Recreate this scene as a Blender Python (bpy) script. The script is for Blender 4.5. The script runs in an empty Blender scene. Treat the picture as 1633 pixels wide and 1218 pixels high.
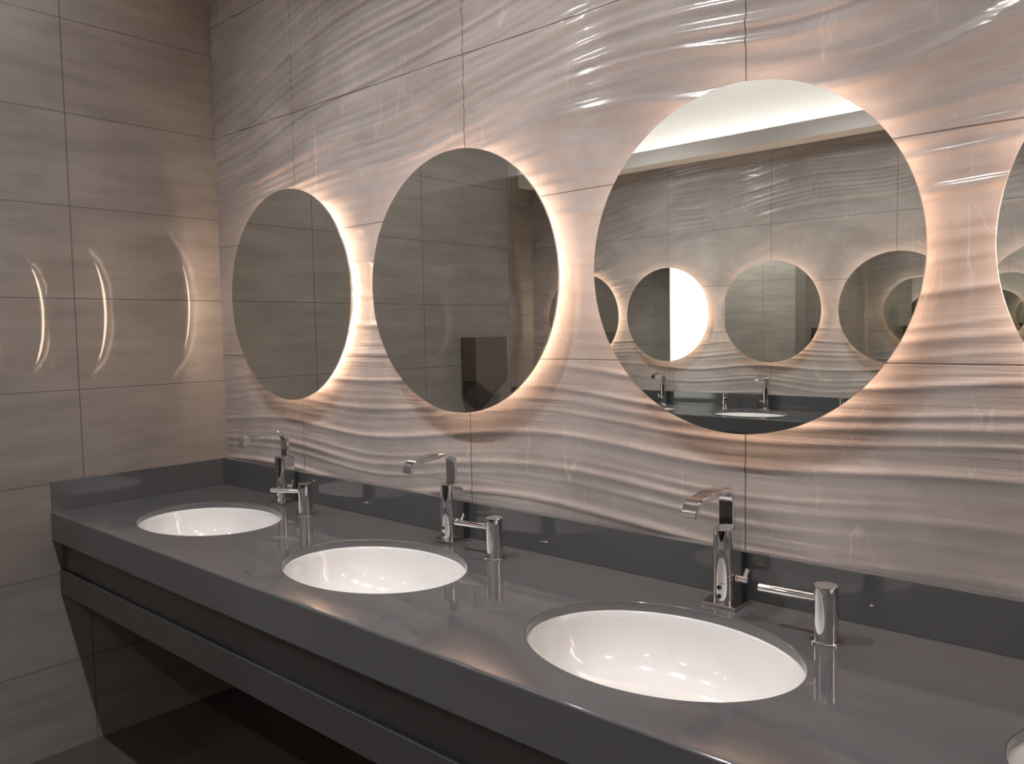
import bpy, bmesh, math, random
import numpy as np
from mathutils import Vector, Matrix
C = bpy.context.scene.collection
S = bpy.context.scene
PI = math.pi

# ------------------------------------------------------------------ dimensions (metres)
VX, VS = 0.5102, 0.7932          # vertical tile joints of the mirror wall
MX, MZ, MR, MD = 0.5137, 1.4893, 0.3454, 0.0458
CT, CB, DEP = 0.8013, 0.8986, 0.6196
SX, SYC, SA, SB = 0.504, 0.338, 0.2567, 0.1956
XR = 4.20                        # right wall
D = 3.828                        # opposite wall
XO = -1.585                      # left wall of the far side
BLK_Y, BLK_X = -1.738, -0.81     # wall block that carries the hand dryer
CEIL = 3.03

# ------------------------------------------------------------------ node helpers
def mat(name):
    m = bpy.data.materials.new(name); m.use_nodes = True
    nt = m.node_tree; b = nt.nodes['Principled BSDF']
    return m, nt, b
def N(nt, t, **kw):
    n = nt.nodes.new(t)
    for k, v in kw.items(): setattr(n, k, v)
    return n
def mth(nt, op, a, b=None, c=None):
    n = N(nt, 'ShaderNodeMath', operation=op)
    for i, v in enumerate((a, b, c)):
        if v is None: continue
        if isinstance(v, (int, float)): n.inputs[i].default_value = v
        else: nt.links.new(v, n.inputs[i])
    return n.outputs[0]
def mixc(nt, fac, a, b, mode='MIX'):
    n = N(nt, 'ShaderNodeMix', data_type='RGBA', blend_type=mode)
    if isinstance(fac, (int, float)): n.inputs[0].default_value = fac
    else: nt.links.new(fac, n.inputs[0])
    for i, v in ((6, a), (7, b)):
        if isinstance(v, tuple): n.inputs[i].default_value = (*v, 1)
        else: nt.links.new(v, n.inputs[i])
    return n.outputs[2]
def mrange(nt, v, a, b, c=0.0, d=1.0, smooth=True):
    n = N(nt, 'ShaderNodeMapRange')
    if smooth: n.interpolation_type = 'SMOOTHSTEP'
    nt.links.new(v, n.inputs[0])
    for i, x in enumerate((a, b, c, d)): n.inputs[i + 1].default_value = x
    return n.outputs[0]
def coords(nt):
    tc = N(nt, 'ShaderNodeTexCoord'); sp = N(nt, 'ShaderNodeSeparateXYZ')
    nt.links.new(tc.outputs['Object'], sp.inputs[0])
    return tc.outputs['Object'], sp.outputs
def joint(nt, c, off, w, half):
    u = mth(nt, 'DIVIDE', mth(nt, 'SUBTRACT', c, off), w)
    f = mth(nt, 'FRACT', u)
    d = mth(nt, 'MULTIPLY', mth(nt, 'MINIMUM', f, mth(nt, 'SUBTRACT', 1.0, f)), w)
    return mrange(nt, d, half * 0.6, half * 1.4, 1.0, 0.0)
def noise(nt, vec, scale, detail=4, rough=0.55, sc=(1, 1, 1), rot=(0, 0, 0), dist=0.0):
    mp = N(nt, 'ShaderNodeMapping'); mp.inputs['Scale'].default_value = sc
    mp.inputs['Rotation'].default_value = rot
    nt.links.new(vec, mp.inputs[0])
    n = N(nt, 'ShaderNodeTexNoise'); n.inputs['Scale'].default_value = scale
    n.inputs['Detail'].default_value = detail; n.inputs['Roughness'].default_value = rough
    n.inputs['Distortion'].default_value = dist
    nt.links.new(mp.outputs[0], n.inputs['Vector'])
    return n.outputs['Fac']

def marble_tile(name, x0, xw, z0, zh):
    """pale grey-brown marble tile with fine light veins, glossy"""
    m, nt, b = mat(name)
    v, s = coords(nt)
    cloud = noise(nt, v, 2.4, 7, 0.62, (1, 1, 1.7), (0, 0.5, 0), 0.5)
    base = mixc(nt, mrange(nt, cloud, 0.3, 0.7), (0.335, 0.297, 0.282), (0.465, 0.420, 0.402))
    vn = noise(nt, v, 1.7, 5, 0.5, (2.8, 1, 0.7), (0, 0.75, 0), 0.3)
    vein = mrange(nt, mth(nt, 'ABSOLUTE', mth(nt, 'SUBTRACT', vn, 0.5)), 0.0, 0.007, 1.0, 0.0)
    mp = N(nt, 'ShaderNodeMapping'); mp.inputs['Rotation'].default_value = (0, 0.7, 0); mp.inputs['Scale'].default_value = (1.7, 1, 0.75)
    nt.links.new(v, mp.inputs[0])
    nz = N(nt, 'ShaderNodeTexNoise'); nz.inputs['Scale'].default_value = 5.0; nz.inputs['Detail'].default_value = 5
    nt.links.new(v, nz.inputs['Vector'])
    ad = N(nt, 'ShaderNodeVectorMath', operation='MULTIPLY_ADD'); nt.links.new(nz.outputs['Color'], ad.inputs[0])
    ad.inputs[1].default_value = (0.16, 0.16, 0.16); nt.links.new(mp.outputs[0], ad.inputs[2])
    vo = N(nt, 'ShaderNodeTexVoronoi', feature='DISTANCE_TO_EDGE'); vo.inputs['Scale'].default_value = 3.4
    nt.links.new(ad.outputs[0], vo.inputs['Vector'])
    vein2 = mrange(nt, vo.outputs['Distance'], 0.0, 0.009, 0.55, 0.0)
    msk = mrange(nt, noise(nt, v, 3.6, 3), 0.46, 0.62)
    vv = mth(nt, 'MULTIPLY', mth(nt, 'MAXIMUM', vein, vein2), msk)
    base = mixc(nt, mth(nt, 'MULTIPLY', vv, 0.5), base, (0.66, 0.59, 0.55))
    j = mth(nt, 'MAXIMUM', joint(nt, s[0], x0, xw, 0.0013), joint(nt, s[2], z0, zh, 0.0013))
    col = mixc(nt, j, base, (0.10, 0.078, 0.07))
    nt.links.new(col, b.inputs['Base Color'])
    nt.links.new(mth(nt, 'ADD', mth(nt, 'MULTIPLY', j, 0.5), 0.13), b.inputs['Roughness'])
    bp = N(nt, 'ShaderNodeBump'); bp.inputs['Strength'].default_value = 0.8; bp.inputs['Distance'].default_value = 0.001
    st = noise(nt, v, 1.0, 3, 0.5, (1.6, 1, 62), (0, 0.06, 0), 0.4)
    sm = mrange(nt, noise(nt, v, 2.0, 2, 0.5, (1, 1, 2.2)), 0.42, 0.62, 0.15, 1.0)
    nt.links.new(mth(nt, 'SUBTRACT', mth(nt, 'MULTIPLY', mth(nt, 'MULTIPLY', mrange(nt, st, 0.33, 0.72), sm), 1.05), j), bp.inputs['Height']); nt.links.new(bp.outputs[0], b.inputs['Normal'])
    return m
def plain_tile(name, ax, u0, uw, z0=2.3915, zh=0.3):
    """grey-brown cement look tile, semi polished, brushed horizontally"""
    m, nt, b = mat(name)
    v, s = coords(nt)
    sc = (2.2, 2.2, 14)
    st = noise(nt, v, 1.3, 6, 0.6, sc)
    cl = noise(nt, v, 2.3, 5, 0.6, (1, 1, 1.8))
    f = mth(nt, 'ADD', mth(nt, 'MULTIPLY', st, 0.55), mth(nt, 'MULTIPLY', cl, 0.45))
    base = mixc(nt, mrange(nt, f, 0.34, 0.66), (0.200, 0.180, 0.164), (0.282, 0.256, 0.236))
    fine = noise(nt, v, 130, 2, 0.6)
    base = mixc(nt, mrange(nt, fine, 0.3, 0.75, 0.0, 0.10), base, (0.18, 0.155, 0.14))
    j = mth(nt, 'MAXIMUM', joint(nt, s[ax], u0, uw, 0.0016), joint(nt, s[2], z0, zh, 0.0013))
    col = mixc(nt, j, base, (0.095, 0.078, 0.068))
    nt.links.new(col, b.inputs['Base Color'])
    nt.links.new(mth(nt, 'ADD', mth(nt, 'MULTIPLY', j, 0.5), mrange(nt, cl, 0.3, 0.7, 0.30, 0.38)), b.inputs['Roughness'])
    b.inputs['Coat Weight'].default_value = 0.5; b.inputs['Coat Roughness'].default_value = 0.012
    return m
def simple(name, col, rough, metal=0.0, var=0.04, scale=40, coat=0.0):
    m, nt, b = mat(name)
    v, s = coords(nt)
    n = noise(nt, v, scale, 3)
    lo = tuple(c * (1 - var) for c in col); hi = tuple(min(1, c * (1 + var)) for c in col)
    nt.links.new(mixc(nt, n, lo, hi), b.inputs['Base Color'])
    b.inputs['Roughness'].default_value = rough; b.inputs['Metallic'].default_value = metal
    b.inputs['IOR'].default_value = 1.75 if name.startswith('dark grey solid') else 1.5
    b.inputs['Coat Weight'].default_value = coat; b.inputs['Coat Roughness'].default_value = 0.03
    return m
def glow(name, col, strength):
    m, nt, b = mat(name)
    b.inputs['Base Color'].default_value = (0.8, 0.8, 0.8, 1)
    b.inputs['Emission Color'].default_value = (*col, 1)
    b.inputs['Emission Strength'].default_value = strength
    return m

M_wavy = marble_tile('wavy marble tile', VX, VS, 2.4923, 0.4018)
M_wavy_far = marble_tile('wavy marble tile opposite', -0.267, 0.8, 2.4508, 0.4)
M_tile_y = plain_tile('cement tile side', 1, -0.5127, 0.612)
M_tile_x = plain_tile('cement tile end', 0, -0.41, 0.6)
M_stone = simple('dark grey solid surface', (0.087, 0.089, 0.095), 0.07, 0, 0.06, 300)
M_panel = simple('dark grey laminate', (0.046, 0.046, 0.046), 0.34, 0, 0.05, 200)
M_ceram = simple('white glazed ceramic', (0.74, 0.737, 0.73), 0.10, 0, 0.01, 8, 0.6)
M_chrome = simple('polished chrome', (0.73, 0.735, 0.745), 0.03, 1.0, 0.02, 15)
M_sensor = simple('black sensor lens', (0.004, 0.004, 0.004), 0.15, 0, 0.02, 30)
M_mirror = simple('silvered mirror', (0.855, 0.875, 0.83), 0.0, 1.0, 0.004, 2)
M_edge = simple('polished mirror edge', (0.62, 0.60, 0.56), 0.15, 0.6, 0.03, 20)
M_alu = simple('white backing pan', (0.72, 0.70, 0.67), 0.5, 0, 0.03, 20)
M_white = simple('white ceiling paint', (0.90, 0.885, 0.87), 0.8, 0, 0.01, 6)
M_floor = simple('dark floor tile', (0.060, 0.054, 0.047), 0.35, 0, 0.18, 5)
M_dryer = simple('dark bronze metal', (0.17, 0.145, 0.125), 0.30, 0.45, 0.05, 60)
M_black = simple('black plastic', (0.012, 0.011, 0.010), 0.5, 0, 0.05, 60)
M_trim = simple('pale aluminium trim', (0.7, 0.68, 0.64), 0.35, 0.5, 0.03, 60)
M_led = glow('warm backlight', (1.0, 0.69, 0.50), 50.0)
M_cove = glow('cove light', (1.0, 0.97, 0.96), 33.0)
M_down = glow('downlight lens', (1.0, 0.96, 0.93), 40.0)
M_glow_pane = glow('added doorway glow', (1.0, 0.99, 0.97), 2.4)  # brightness of the doorway, given to an added pane

# ------------------------------------------------------------------ mesh helpers
def obj(name, bm, m, parent=None, smooth=False, angle=None, loc=None):
    me = bpy.data.meshes.new(name); bmesh.ops.recalc_face_normals(bm, faces=bm.faces[:])
    bm.to_mesh(me); bm.free()
    me.materials.append(m)
    if smooth or angle:
        for p in me.polygons: p.use_smooth = True
        if angle:
            me.set_sharp_from_angle(angle=math.radians(angle))
    o = bpy.data.objects.new(name, me); C.objects.link(o)
    if angle:
        wn = o.modifiers.new('weighted normals', 'WEIGHTED_NORMAL'); wn.keep_sharp = True; wn.weight = 80
    if parent: o.parent = parent
    if loc: o.location = loc
    return o
def box(bm, x0, x1, y0, y1, z0, z1, bev=0.0, seg=2):
    t = bmesh.new()
    bmesh.ops.create_cube(t, size=1.0)
    for v in t.verts:
        v.co = Vector(((x0 + x1) / 2 + v.co.x * (x1 - x0), (y0 + y1) / 2 + v.co.y * (y1 - y0), (z0 + z1) / 2 + v.co.z * (z1 - z0)))
    if bev:
        bmesh.ops.bevel(t, geom=t.edges[:], offset=bev, segments=seg, profile=0.5, affect='EDGES')
    me = bpy.data.meshes.new('t'); t.to_mesh(me); t.free(); bm.from_mesh(me); bpy.data.meshes.remove(me)
    return bm
def bx(*a, **k): return box(bmesh.new(), *a, **k)
def loft(bm, rings, close=True, cap0=True, cap1=True):
    R = [[bm.verts.new(p) for p in r] for r in rings]
    n = len(rings[0])
    for a, b in zip(R, R[1:]):
        for i in range(n if close else n - 1):
            j = (i + 1) % n
            bm.faces.new((a[i], a[j], b[j], b[i]))
    if cap0: bm.faces.new(R[0][::-1])
    if cap1: bm.faces.new(R[-1])
    return bm
def lathe(prof, n=48, sx=1.0, sy=1.0, cx=0, cy=0, cap0=True, cap1=True, axis='z'):
    rings = []
    for r, z in prof:
        ring = []
        for i in range(n):
            a = 2 * PI * i / n
            x, y = cx + r * sx * math.cos(a), cy + r * sy * math.sin(a)
            ring.append((x, y, z) if axis == 'z' else ((x, z, y) if axis == 'y' else (z, x, y)))
        rings.append(ring)
    return loft(bmesh.new(), rings, True, cap0, cap1)
def thing(name, label, cat, loc=(0, 0, 0), rotz=0.0, group=None):
    o = bpy.data.objects.new(name, None); C.objects.link(o)
    o.empty_display_size = 0.05
    o.location = loc; o.rotation_euler = (0, 0, rotz)
    o['label'] = label; o['category'] = cat
    if group: o['group'] = group
    return o
def tag(o, label, cat, group=None):
    o['label'] = label; o['category'] = cat
    if group: o['group'] = group
    return o
def dup(root, loc, rotz, label, group=None):
    r = root.copy(); C.objects.link(r)
    r.location = loc; r.rotation_euler = (0, 0, rotz); r['label'] = label
    if group: r['group'] = group
    for ch in list(root.children):
        c = ch.copy(); C.objects.link(c); c.parent = r
        for g in list(ch.children):
            d = g.copy(); C.objects.link(d); d.parent = c
    return r
def struct(name, bm, m, **k):
    o = obj(name, bm, m, **k); o['kind'] = 'structure'; return o

# ------------------------------------------------------------------ rippled tile walls
rng = np.random.default_rng(7)
def waves(n, fx, fz, seed):
    r = np.random.default_rng(seed)
    P = [(r.normal(0, fx), r.normal(0, fz), r.uniform(0, 2 * PI)) for _ in range(n)]
    def f(x, z):
        s = 0
        for a, b, c in P: s = s + np.sin(a * x + b * z + c)
        return s / math.sqrt(n / 2) / 1.8
    return f
W1, W2, W3, W4, W5, ENV, FL = (waves(7, 2.6, 3.5, 11), waves(7, 2.4, 3.0, 23), waves(8, 6, 8, 31), waves(8, 5, 8, 47),
                           waves(7, 3.0, 3.2, 83), waves(6, 3.5, 4.5, 59), waves(6, 3.0, 6.0, 71))
def ripple(x, z):
    w2 = 0.056 * W2(x, z) + 0.008 * W4(x, z)
    up = 1 / (1 + np.exp(-(z - 1.85) / 0.09))
    tl = -0.10 * (x - 1.0) * up
    w2 = w2 + tl * 1.3
    e1 = np.clip(0.55 + 0.8 * W1(x * 1.1, z * 4) + 0.35 * up, 0, 1.2); e2 = np.clip(0.75 + 0.5 * W5(x, z * 4 + 2) + 0.3 * up, 0.15, 1.15)
    p1 = 2 * PI * (z + w2 + 0.004 * W3(x, z)) / 0.058
    p2 = 2 * PI * (z + w2) / 0.086
    p3 = 2 * PI * (z + w2 + 0.006 * W4(x, z)) / 0.0265
    def ridge(p):                        # broad trough, narrow crest
        t = (p / (2 * PI)) % 1.0
        return 2.0 * np.exp(-((t - 0.5) / 0.108) ** 2) - 0.45
    h = 0.55 * ridge(p1) * e1 + 0.80 * ridge(p2) * e2 + (0.07 + 0.20 / (1 + np.exp(-(z - 1.65) / 0.08))) * np.cos(p3)
    env = np.clip(0.70 + 0.55 * ENV(x, z) + 0.25 * up, 0.22, 1.1) * (1 + 0.30 * up)
    return np.clip(np.clip(h / 1.6, -1, 1) * env, -1, 1)
def ripple_wall(x0, x1, z0, z1, amp, nx, nz, xshift=0.0):
    xs = np.linspace(x0, x1, nx); zs = np.linspace(z0, z1, nz)
    X, Z = np.meshgrid(xs, zs)
    h = ripple(X + xshift, Z)
    Y = amp * (1 - h) * 0.5            # 0 (crest) .. amp (trough, into the wall)
    co = np.stack([X, Y, Z], -1).reshape(-1, 3)
    idx = np.arange(nx * nz).reshape(nz, nx)
    q = np.stack([idx[:-1, :-1], idx[:-1, 1:], idx[1:, 1:], idx[1:, :-1]], -1).reshape(-1, 4)
    # solid back
    nb = len(co); yb = 0.12
    back = np.array([[x0, yb, z0], [x1, yb, z0], [x1, yb, z1], [x0, yb, z1]])
    co = np.vstack([co, back])
    faces = q.tolist()
    faces.append([nb, nb + 3, nb + 2, nb + 1])
    faces.append(idx[0, ::-1].tolist() + [nb, nb + 1])
    faces.append(idx[-1, :].tolist() + [nb + 2, nb + 3])
    faces.append(idx[:, 0].tolist() + [nb + 3, nb])
    faces.append(idx[::-1, -1].tolist() + [nb + 1, nb + 2])
    return co, faces, len(q)
def ripple_obj(name, args, m, flip=False):
    co, faces, nq = ripple_wall(*args)
    if flip:
        co[:, 1] = -D - co[:, 1]
        faces = [f[::-1] for f in faces]
    me = bpy.data.meshes.new(name)
    me.from_pydata(co.tolist(), [], faces)
    me.polygons.foreach_set('use_smooth', [i < nq for i in range(len(me.polygons))])
    me.update()
    me.set_sharp_from_angle(angle=math.radians(50))
    me.materials.append(m)
    o = bpy.data.objects.new(name, me); C.objects.link(o); o['kind'] = 'structure'
    return o
ripple_obj('wall_back', (0.0, XR, 0.0, CEIL, 0.0072, 300, 1000), M_wavy)
ripple_obj('wall_front', (XO, XR, 0.0, CEIL, 0.0066, 320, 700, 3.3), M_wavy_far, flip=True)

# ------------------------------------------------------------------ plain walls, floor, ceiling
struct('wall_left', bx(-0.1, 0.0, BLK_Y, 0.06, 0.0, CEIL), M_tile_y)
struct('wall_left_end', bx(BLK_X, -0.1, BLK_Y, 0.0, 0.0, CEIL), M_tile_x)
# far side of the passage: wall opening filled by an added glowing pane
bm = bmesh.new()
WY0, WY1, WZ0, WZ1 = -1.44, -0.42, 0.45, 2.45
box(bm, XO - 0.12, XO, -D - 0.1, WY0, 0, CEIL)
box(bm, XO - 0.12, XO, WY1, 0.12, 0, CEIL)
box(bm, XO - 0.12, XO, WY0, WY1, 0, WZ0)
box(bm, XO - 0.12, XO, WY0, WY1, WZ1, CEIL)
struct('wall_passage', bm, M_tile_y)
struct('wall_passage_end', bx(XO, BLK_X, 0.0, 0.12, 0, CEIL), M_tile_x)
struct('wall_right', bx(XR, XR + 0.12, -D - 0.1, 0.12, 0, CEIL), M_tile_y)
glow_pane = struct('doorway_glow_pane', bx(XO - 0.07, XO - 0.055, WY0 + 0.03, WY1 - 0.03, WZ0 + 0.03, WZ1 - 0.03), M_glow_pane)  # added emitter standing in for a bright doorway
bm = bmesh.new()
box(bm, XO - 0.09, XO - 0.02, WY0, WY0 + 0.03, WZ0, WZ1); box(bm, XO - 0.09, XO - 0.02, WY1 - 0.03, WY1, WZ0, WZ1)
box(bm, XO - 0.09, XO - 0.02, WY0 + 0.03, WY1 - 0.03, WZ0, WZ0 + 0.03); box(bm, XO - 0.09, XO - 0.02, WY0 + 0.03, WY1 - 0.03, WZ1 - 0.03, WZ1)
obj('glow_pane_frame', bm, M_trim, glow_pane)
struct('trim_1', bx(BLK_X - 0.006, BLK_X + 0.008, BLK_Y - 0.008, BLK_Y + 0.006, 0.0, CEIL), M_trim)
struct('floor', bx(XO - 0.12, XR + 0.12, -D - 0.12, 0.12, -0.1, 0.0), M_floor)
struct('ceiling', bx(XO - 0.12, XR + 0.12, -D - 0.12, 0.12, CEIL, CEIL + 0.1), M_white)
# lowered bulkheads with a lip that hides the cove light
def bulkhead(name, x0, x1, flip):
    bm = bmesh.new(); up = 0.0 if flip else 0.11
    def b(y0, y1, z0, z1):
        if flip: y0, y1 = -D - y1, -D - y0
        box(bm, x0, x1, y0, y1, z0, z1)
    b(-0.17, 0.0, 2.549 + up, 2.567 + up); b(-0.17, -0.155, 2.567 + up, 2.652 + up); b(-0.012, 0.0, 2.567 + up, CEIL)
    return struct(name, bm, M_white)
bulkhead('trim_2', 0.0, XR, False)
bulkhead('trim_3', XO, XR, True)
def cove(x0, x1, flip, label):
    y0, y1 = (-0.150, -0.130)
    if flip: y0, y1 = -D - y1, -D - y0
    z0 = 2.567 if flip else 2.677
    bm = bx(x0 + 0.02, x1 - 0.02, y0, y1, z0, z0 + 0.012)
    tag(obj('cove_light', bm, M_cove), label, 'strip light', 'cove strip lights')
cove(0.0, XR, False, 'white strip light hidden in the ceiling cove above the large near mirrors')
cove(XO, XR, True, 'white strip light hidden in the ceiling cove reflected above the opposite mirrors')
# downlights
dl = thing('downlight', 'round recessed ceiling downlight above the basin nearest the corner', 'ceiling light', (0.672, -1.10, CEIL), 0, 'ceiling downlights')
obj('trim_ring', lathe([(0.062, 0.0), (0.062, -0.004), (0.058, -0.006), (0.047, -0.006), (0.046, -0.002), (0.046, 0.0)], 40), M_white, dl, angle=40)
obj('lens', lathe([(0.045, -0.0005), (0.045, -0.003)], 40), M_down, dl, angle=40)
def lamp(power):
    d = bpy.data.lights.new('downlight_beam', 'SPOT'); d.energy = power; d.spot_size = math.radians(130); d.spot_blend = 1.0
    d.shadow_soft_size = 0.022; d.color = (1.0, 0.96, 0.945)
    return d
def beam(root, power):
    o = bpy.data.objects.new('beam', lamp(power)); C.objects.link(o); o.parent = root
    o.location = (0, 0, -0.012); o.rotation_euler = (math.radians(9), 0, 0)
    return o
fits = [(1.38, -1.10, 0, 104, 'round recessed ceiling downlight above the second basin from the corner'),
        (2.093, -1.10, 0, 50, 'round recessed ceiling downlight above the third basin from the corner'),
        (3.51, -1.10, 0, 45, 'round recessed ceiling downlight above the basins nearest the right wall')]
for i, x in enumerate((-0.20, 1.22, 2.64, 3.95)):
    fits.append((x, -2.728, PI, 105, 'round recessed ceiling downlight over the opposite counter, %s from its corner' % ('first', 'second', 'third', 'fourth')[i]))
fits.append((-0.50, -2.22, 0, 300, 'added unseen ceiling downlight that brightens the wall end by the passage'))  # unseen lamp added to brighten the end face of the left wall
for x, y, rz, pw, lab in fits: last = beam(dup(dl, (x, y, CEIL), rz, lab), pw)
last.data.spot_size = math.radians(92); last.rotation_euler = (math.radians(16), 0, 0)
beam(dl, 40)

# ------------------------------------------------------------------ countertop with undermount cutouts
TH_SLAB = 0.018
def slab(xs_c, x0, x1, bay_edges):
    bm = bmesh.new(); n = 128
    yb, yf = 0.0, -DEP
    rad = 0.005
    yfr = yf + rad                      # top ends where the rounded nose starts
    for c, (a, b) in zip(xs_c, bay_edges):
        angs = [2 * PI * i / n for i in range(n)]
        if c is not None:
            for px, py in ((a, yb), (b, yb), (a, yfr), (b, yfr)):
                angs.append(math.atan2(py + SYC, px - c) % (2 * PI))
        angs = sorted(set(round(t, 7) for t in angs))
        if c is None:
            v = [bm.verts.new(p) for p in ((a, yfr, CT), (b, yfr, CT), (b, yb, CT), (a, yb, CT))]
            bm.faces.new(v); continue
        outer, rings = [], [[] for _ in range(5)]
        for t in angs:
            ct, st = math.cos(t), math.sin(t)
            k = 1e9
            if ct > 1e-9: k = min(k, (b - c) / ct)
            if ct < -1e-9: k = min(k, (a - c) / ct)
            if st > 1e-9: k = min(k, (yb + SYC) / st)
            if st < -1e-9: k = min(k, (yfr + SYC) / st)
            outer.append((c + k * ct, -SYC + k * st, CT))
            r = 1 / math.sqrt((ct / SA) ** 2 + (st / SB) ** 2)
            e = 0.0025
            for q, (dr, dz) in enumerate(((e, 0), (e * 0.3, -e * 0.3), (0, -e), (0, -TH_SLAB + 0.001), (0.001, -TH_SLAB))):
                rings[q].append((c + (r + dr) * ct, -SYC + (r + dr) * st, CT + dz))
        loft(bm, [outer] + rings, True, False, False)
    # rounded nose, thin underside
    prof = [(yfr, CT)] + [(yfr - rad * math.sin(a), CT - rad + rad * math.cos(a)) for a in np.linspace(0, PI / 2, 6)[1:]]
    prof += [(yf, 0.7093), (yf + 0.018, 0.7093), (yf + 0.018, CT - TH_SLAB), (yb, CT - TH_SLAB), (yb, CT)]
    L = [bm.verts.new((x0, y, z)) for y, z in prof]; Rr = [bm.verts.new((x1, y, z)) for y, z in prof]
    for i in range(len(prof) - 1):
        if prof[i + 1] == (yb, CT - TH_SLAB): continue      # underside stays open at the basins
        bm.faces.new((L[i], L[i + 1], Rr[i + 1], Rr[i]))
    bm.faces.new(L); bm.faces.new(Rr[::-1])
    bmesh.ops.remove_doubles(bm, verts=bm.verts[:], dist=1e-5)
    return bm
def counter(label, x0, x1, centres, side, loc, rot, group):
    root = thing('vanity_countertop', label, 'countertop', loc, rot, group)
    cs = sorted(centres)
    edges = []
    half = VS / 2
    lim = [x0] + [(a + b) / 2 for a, b in zip(cs, cs[1:])] + [min(x1, cs[-1] + half) if side == 'L' else x1]
    if side == 'R': lim[0] = max(x0, cs[0] - half)
    bays = list(zip(cs, zip(lim, lim[1:])))
    if lim[-1] < x1 - 1e-6: bays.append((None, (lim[-1], x1)))
    if lim[0] > x0 + 1e-6: bays.insert(0, (None, (x0, lim[0])))
    obj('slab', slab([b[0] for b in bays], x0, x1, [b[1] for b in bays]), M_stone, root, angle=50)
    obj('backsplash', bx(x0, x1, -0.021, 0.0, CT, CB, bev=0.0015), M_stone, root, angle=40)
    xa, xb = (x0, x0 + 0.012) if side == 'L' else (x1 - 0.012, x1)
    obj('side_splash', bx(xa, xb, -DEP + 0.004, -0.0215, CT, CB, bev=0.0012), M_stone, root, angle=40)
    obj('recessed_panel', bx(x0, x1, -0.590, -0.572, 0.529, 0.7088), M_panel, root)
    obj('lower_rail', bx(x0, x1, -0.6025, -0.5905, 0.5289, 0.6075, bev=0.0012), M_panel, root, angle=40)
    return root
near_c = [SX + VS * i for i in range(5)]
counter('long dark grey countertop with oval cutouts along the near mirror wall', 0.001, XR - 0.001, near_c, 'L', (0, -0.0005, 0), 0, 'vanity countertops')
FZ = -0.0117
far_x = [-1.067 + 0.8 * i for i in range(6)]
MA = [0.03, 0, 0, 0, 0, 0]
counter('dark grey countertop with oval cutouts on the opposite wall seen in the mirrors', -XR + 0.001, -XO - 0.001, [-x for x in far_x], 'R', (0, -D + 0.0005, FZ), PI, 'vanity countertops')

# ------------------------------------------------------------------ washbasins
ORD = ['first', 'second', 'third', 'fourth', 'fifth', 'sixth']
def make_basin():
    t = thing('washbasin', 'x', 'washbasin', (0, 0, 0))
    prof = [(1.075, 0.0), (1.002, 0.0), (0.985, -0.004), (0.972, -0.016), (0.945, -0.040), (0.895, -0.070), (0.81, -0.097), (0.68, -0.116), (0.50, -0.128), (0.30, -0.134), (0.11, -0.137)]
    out = [(1.075, -0.012), (1.02, -0.014), (1.0, -0.045), (0.94, -0.080), (0.85, -0.108), (0.71, -0.128), (0.5, -0.142), (0.2, -0.150)]
    pr = prof[::-1] + out
    obj('bowl', lathe(pr, 96, SA, SB), M_ceram, t, angle=60)
    dr = obj('drain', lathe([(0.031, -0.1368), (0.031, -0.1345), (0.028, -0.1335), (0.020, -0.1335), (0.019, -0.1360), (0.0, -0.1362)][:5], 40), M_chrome, t, angle=40)
    obj('drain_plug', lathe([(0.0175, -0.136), (0.0175, -0.1325), (0.014, -0.1312)], 32), M_chrome, dr, angle=40)
    return t
basin = make_basin()
BL = ['white oval washbasin in the far left corner, smallest in view',
      'white oval washbasin second from the left wall, below the middle mirror',
      'white oval washbasin nearest in full view, below the largest mirror',
      'white oval washbasin cut by the bottom right edge of the photo',
      'white oval washbasin last on the right of the near counter']
zb = CT - TH_SLAB - 0.0005
for i, x in enumerate(near_c):
    if i == 0: basin.location = (x, -SYC, zb); basin['label'] = BL[0]; basin['group'] = 'basins of the near counter'
    else: dup(basin, (x, -SYC, zb), 0, BL[i])
for i, x in enumerate(far_x):
    dup(basin, (x, -D + SYC, zb + FZ), PI, 'white oval washbasin in the opposite counter, %s from its corner by the passage' % ORD[i], 'basins of the opposite counter')

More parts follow.
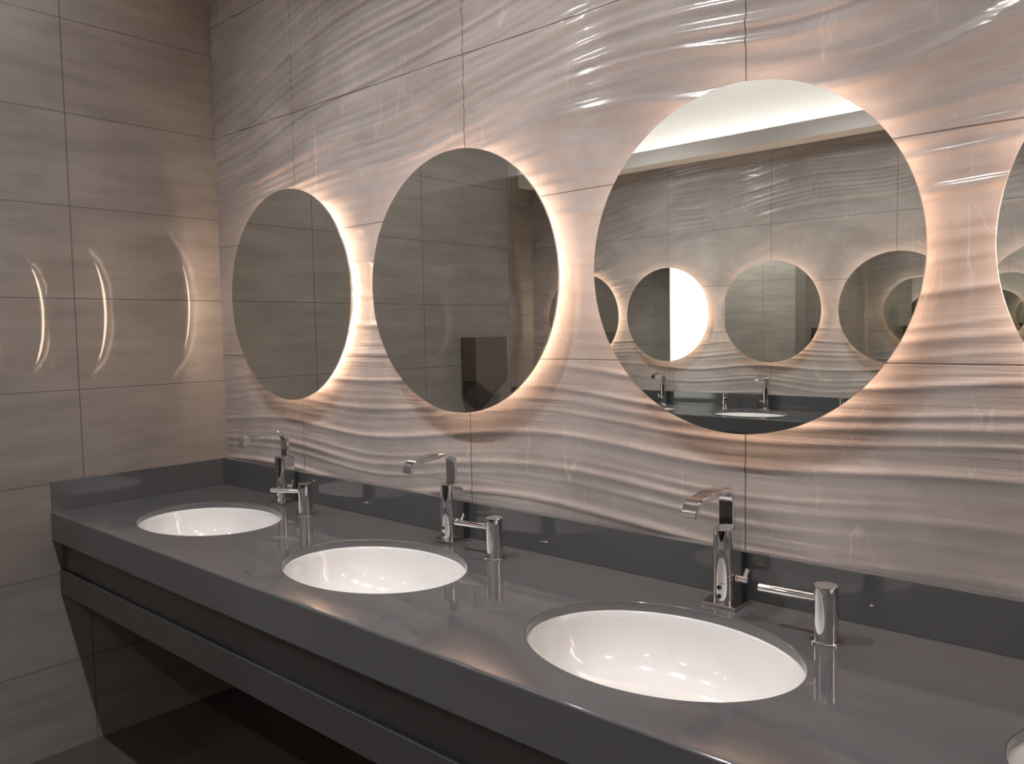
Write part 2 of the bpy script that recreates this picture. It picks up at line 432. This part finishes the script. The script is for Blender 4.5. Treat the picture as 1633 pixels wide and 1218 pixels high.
# ------------------------------------------------------------------ faucets
def make_faucet():
    t = thing('faucet', 'x', 'faucet', (0, 0, 0))
    obj('base_plate', bx(-0.037, 0.037, -0.036, 0.036, 0.0, 0.0075, bev=0.001), M_chrome, t, angle=40)
    # body: flat back, softly rounded front, fluted upright column
    def sect(w, y0, yb, n=14):
        pts = [(w, yb), ]
        for i in range(n + 1):
            a = PI * i / n
            pts.append((w * math.cos(a), y0 - 0.020 * math.sin(a)))
        pts.append((-w, yb))
        return pts
    body = bmesh.new()
    rings = []
    for z, s in ((0.0075, 1.0), (0.154, 1.0), (0.1555, 0.985), (0.156, 0.95)):
        rings.append([(x * s, y * s, z) for x, y in sect(0.0208, -0.010, 0.026)])
    loft(body, rings)
    b = obj('body', body, M_chrome, t, angle=30)
    obj('seam_ring', loft(bmesh.new(), [[(x * 1.006, y * 1.006, z) for x, y in sect(0.0208, -0.010, 0.026)] for z in (0.0485, 0.0492)]), M_sensor, b, angle=30)
    for z in (0.040, 0.022):
        obj('sensor', lathe([(0.0048, -0.0308), (0.0048, -0.0240)], 24, cy=z, axis='y'), M_sensor, b, angle=40)
    # spout: flat band, up, over and down
    path = []
    zt = 0.2255
    path += [((0.006, z), (0, 1)) for z in (0.150, 0.180, 0.208)]
    r = 0.028
    for i in range(1, 11):
        a = PI / 2 * i / 10
        path.append(((0.006 - r * (1 - math.cos(a)), 0.208 + r * math.sin(a)), (-math.sin(a), math.cos(a))))
    y1, z1 = path[-1][0]
    path.append(((-0.065, z1 - 0.0015), (-1, -0.05))); path.append(((-0.112, z1 - 0.0055), (-1, -0.11)))
    r2 = 0.025; y2, z2 = -0.121, z1 - 0.0068
    for i in range(1, 11):
        a = math.radians(74) * i / 10
        path.append(((y2 - r2 * math.sin(a), z2 - r2 * (1 - math.cos(a))), (-math.cos(a), -math.sin(a))))
    (ye, ze), (ty, tz) = path[-1]
    path.append(((ye + ty * 0.008, ze + tz * 0.008), (ty, tz)))
    w, h, c = 0.0158, 0.0062, 0.0014
    sec = [(-w + c, -h), (w - c, -h), (w, -h + c), (w, h - c), (w - c, h), (-w + c, h), (-w, h - c), (-w, -h + c)]
    rings = []
    for (y, z), (dy, dz) in path:
        l = math.hypot(dy, dz); dy /= l; dz /= l
        ny, nz = -dz, dy
        rings.append([(u, y + ny * q, z + nz * q) for u, q in sec])
    sp = obj('spout', loft(bmesh.new(), rings), M_chrome, t, angle=35)
    (y, z), (dy, dz) = path[-1]
    l = math.hypot(dy, dz); dy /= l; dz /= l
    ob = bmesh.new(); ny, nz = -dz, dy
    loft(ob, [[(u * 0.8, y + ny * q * 0.65 + dy * k, z + nz * q * 0.65 + dz * k) for u, q in sec] for k in (-0.001, 0.0008)])
    obj('outlet', ob, M_sensor, sp)
    # mixing knob on the right-hand side
    kn = obj('mixing_knob', lathe([(0.0085, 0.023), (0.0085, 0.026), (0.0065, 0.027), (0.0065, 0.046), (0.0055, 0.0475)], 28, cx=0.0, cy=0.056, axis='x'), M_chrome, t, angle=40)
    lv = bx(0.036, 0.044, -0.0022, 0.0022, 0.058, 0.080, bev=0.001)
    bmesh.ops.rotate(lv, verts=lv.verts[:], cent=(0.04, 0, 0.060), matrix=Matrix.Rotation(math.radians(20), 3, 'Y'))
    obj('knob_lever', lv, M_chrome, kn, angle=40)
    return t
fau = make_faucet()
FY = -0.072
FLb = ['chrome sensor faucet at the far left basin, behind a dispenser arm',
       'chrome sensor faucet with square arched spout behind the middle basin',
       'chrome sensor faucet with square arched spout behind the nearest full basin',
       'chrome sensor faucet behind the basin at the bottom right corner',
       'chrome sensor faucet at the last basin by the right wall']
for i, x in enumerate(near_c):
    if i == 0: fau.location = (x, FY, CT); fau['label'] = FLb[0]; fau['group'] = 'faucets of the near counter'
    else: dup(fau, (x, FY, CT), 0, FLb[i])
for i, x in enumerate(far_x):
    dup(fau, (x, -D - FY, CT + FZ), PI, 'chrome sensor faucet on the opposite counter, %s from its corner by the passage' % ORD[i], 'faucets of the opposite counter')

# ------------------------------------------------------------------ soap dispensers
def make_disp():
    t = thing('soap_dispenser', 'x', 'soap dispenser', (0, 0, 0))
    obj('base_ring', lathe([(0.0262, 0.0), (0.0262, 0.003), (0.0245, 0.0045), (0.021, 0.0045)], 48), M_chrome, t, angle=40)
    obj('body', lathe([(0.0208, 0.004), (0.0208, 0.086)], 48), M_chrome, t, angle=40)
    cap = obj('pump_head', lathe([(0.0206, 0.0864), (0.0208, 0.0870), (0.0208, 0.1010), (0.0200, 0.1022), (0.018, 0.1026)], 48), M_chrome, t, angle=40)
    arm = lathe([(0.0072, 0.018), (0.0072, 0.1195), (0.0066, 0.121), (0.004, 0.121), (0.004, 0.117)], 28, axis='x')
    bmesh.ops.rotate(arm, verts=arm.verts[:], cent=(0, 0, 0), matrix=Matrix.Rotation(PI, 3, 'Z'))
    for v in arm.verts: v.co.z += 0.076
    obj('spout_arm', arm, M_chrome, t, angle=40)
    return t
dis = make_disp()
DL = ['chrome soap dispenser beside the far left basin, its arm crossing a faucet',
      'chrome soap dispenser between the middle and the nearest full basin',
      'chrome soap dispenser standing alone at right, the nearest and largest',
      'chrome soap dispenser right of the basin at the bottom right corner',
      'chrome soap dispenser right of the last basin by the right wall']
spots = [(0.226, -0.145, 24.0), (0.207, -0.126, 7.0), (0.227, -0.147, 3.0), (0.22, -0.145, 5.0), (0.22, -0.145, 5.0)]
for i, (x, (dx, y, a)) in enumerate(zip(near_c, spots)):
    if i == 0: dis.location = (x + dx, y, CT); dis.rotation_euler = (0, 0, math.radians(a)); dis['label'] = DL[0]; dis['group'] = 'soap dispensers of the near counter'
    else: dup(dis, (x + dx, y, CT), math.radians(a), DL[i])
for i, x in enumerate(far_x):
    dup(dis, (x - 0.275, -D + 0.13, CT + FZ), PI + math.radians(60), 'chrome soap dispenser on the opposite counter, %s from its corner by the passage' % ORD[i], 'soap dispensers of the opposite counter')

# ------------------------------------------------------------------ round backlit mirrors
def make_mirror():
    t = thing('round_mirror', 'x', 'mirror', (0, 0, 0))
    g = obj('mirror_glass', lathe([(MR, -MD + 0.005), (MR, -MD + 0.0004), (MR - 0.0004, -MD)], 256, axis='y'), M_mirror, t, angle=30)
    g.data.materials.append(M_edge)
    for p in g.data.polygons:
        if abs(p.normal.y) < 0.9: p.material_index = 1
    obj('backing_pan', lathe([(MR - 0.056, 0.0), (MR - 0.056, -0.0385), (MR - 0.022, -0.0385), (MR - 0.022, -MD + 0.0055)], 128, axis='y'), M_alu, t, angle=30)
    obj('led_strip', lathe([(MR - 0.0558, -0.008), (MR - 0.0540, -0.008), (MR - 0.0540, -0.018), (MR - 0.0558, -0.018)], 128, axis='y', cap0=False, cap1=False), M_led, t, angle=30)
    return t
mir = make_mirror()
ML = ['round backlit mirror nearest the corner, reflecting only a plain tiled wall',
      'round backlit mirror second from the corner, reflecting a hand dryer',
      'large round backlit mirror, nearest and showing the opposite wall and ceiling',
      'round backlit mirror cut off by the right edge of the photo',
      'round backlit mirror last on the near wall, by the right wall']
for i in range(5):
    x = MX + VS * i
    if i == 0: mir.location = (x, 0, MZ); mir['label'] = ML[0]; mir['group'] = 'mirrors of the near wall'
    else: dup(mir, (x, 0, MZ), 0, ML[i])
for i in range(6):
    dup(mir, (-0.267 + 0.0123 - 0.8 + 0.8 * i + MA[i], -D, 1.4574), PI, 'round backlit mirror on the opposite wall, %s from its corner by the passage' % ORD[i], 'mirrors of the opposite wall')

# ------------------------------------------------------------------ hand dryers
def make_dryer():
    t = thing('hand_dryer', 'dark bronze hand dryer with pointed base on the left wall, seen in the second mirror', 'hand dryer')
    w, d = 0.117, 0.10
    def pent(x, s, zt, zs, za): return [(x, -s, zt), (x, s, zt), (x, s, zs), (x, 0, za), (x, -s, zs)]
    bm = bmesh.new()
    loft(bm, [pent(0.0, w, 0.0, -0.30, -0.377), pent(d, w, 0.0, -0.216, -0.288)])
    bmesh.ops.bevel(bm, geom=bm.edges[:], offset=0.003, segments=2, affect='EDGES')
    b = obj('body', bm, M_dryer, t, angle=30)
    # the two slanted blower faces and their air slots
    for s in (1, -1):
        sl = bmesh.new()
        for k in range(6):
            z = -0.222 - 0.0125 * k
            xe = d - 0.012 - (0.0125 * k) * (d / 0.084)
            if xe < 0.025: continue
            box(sl, 0.012, xe, s * w - 0.001, s * w + 0.0006, z - 0.003, z + 0.003)
        obj('intake_grille', sl, M_black, b)
        a = Vector((d, s * w * 0.98, -0.2175)); c = Vector((d, s * 0.002, -0.2875)); e = Vector((0.004, s * 0.002, -0.3745)); f = Vector((0.004, s * w * 0.98, -0.299))
        n = (c - a).cross(f - a).normalized()
        if n.z > 0: n = -n
        ins = lambda p: p + ((a + c + e + f) / 4 - p) * 0.05
        q = [ins(p) + n * 0.0012 for p in (a, c, e, f)]; q2 = [p - n * 0.003 for p in q]
        fb = bmesh.new(); loft(fb, [[tuple(p) for p in q2], [tuple(p) for p in q]])
        obj('blower_face', fb, M_dryer, t)
    return t
dry = make_dryer(); dry.location = (0.0005, -1.4815, 1.331)
dup(dry, (XO + 0.0005, -2.73, 1.331), 0, 'dark bronze hand dryer on the passage wall, glimpsed at the edge of the large mirror')

# ------------------------------------------------------------------ world and camera
w = bpy.data.worlds.new('World'); S.world = w; w.use_nodes = True
w.node_tree.nodes['Background'].inputs[0].default_value = (0.02, 0.02, 0.02, 1)
cam = bpy.data.cameras.new('camera'); co = bpy.data.objects.new('camera', cam); C.objects.link(co)
yaw, pitch, roll = -0.72363, -0.06422, -0.01849
ca, sa, cb, sb, cc, sc_ = math.cos(yaw), math.sin(yaw), math.cos(pitch), math.sin(pitch), math.cos(roll), math.sin(roll)
f = Vector((sa * cb, ca * cb, sb)); r = Vector((ca, -sa, 0)); u = r.cross(f)
R_ = cc * r + sc_ * u; U_ = -sc_ * r + cc * u
mw = Matrix((R_, U_, -f)).transposed().to_4x4(); mw.translation = Vector((2.81825, -1.53737, 1.3593))
co.matrix_world = mw
cam.sensor_fit = 'HORIZONTAL'; cam.sensor_width = 36.0; cam.lens = 1270.5 / 1633 * 36.0
cam.clip_start = 0.02
S.camera = co
S.view_settings.view_transform = 'Standard'; S.view_settings.look = 'None'
S.view_settings.exposure = 0.0; S.view_settings.gamma = 1.0; S.view_settings.use_curve_mapping = False
cy = S.cycles
cy.max_bounces = 20; cy.glossy_bounces = 14; cy.diffuse_bounces = 5
cy.caustics_reflective = False; cy.caustics_refractive = False
cy.sample_clamp_indirect = 6.0
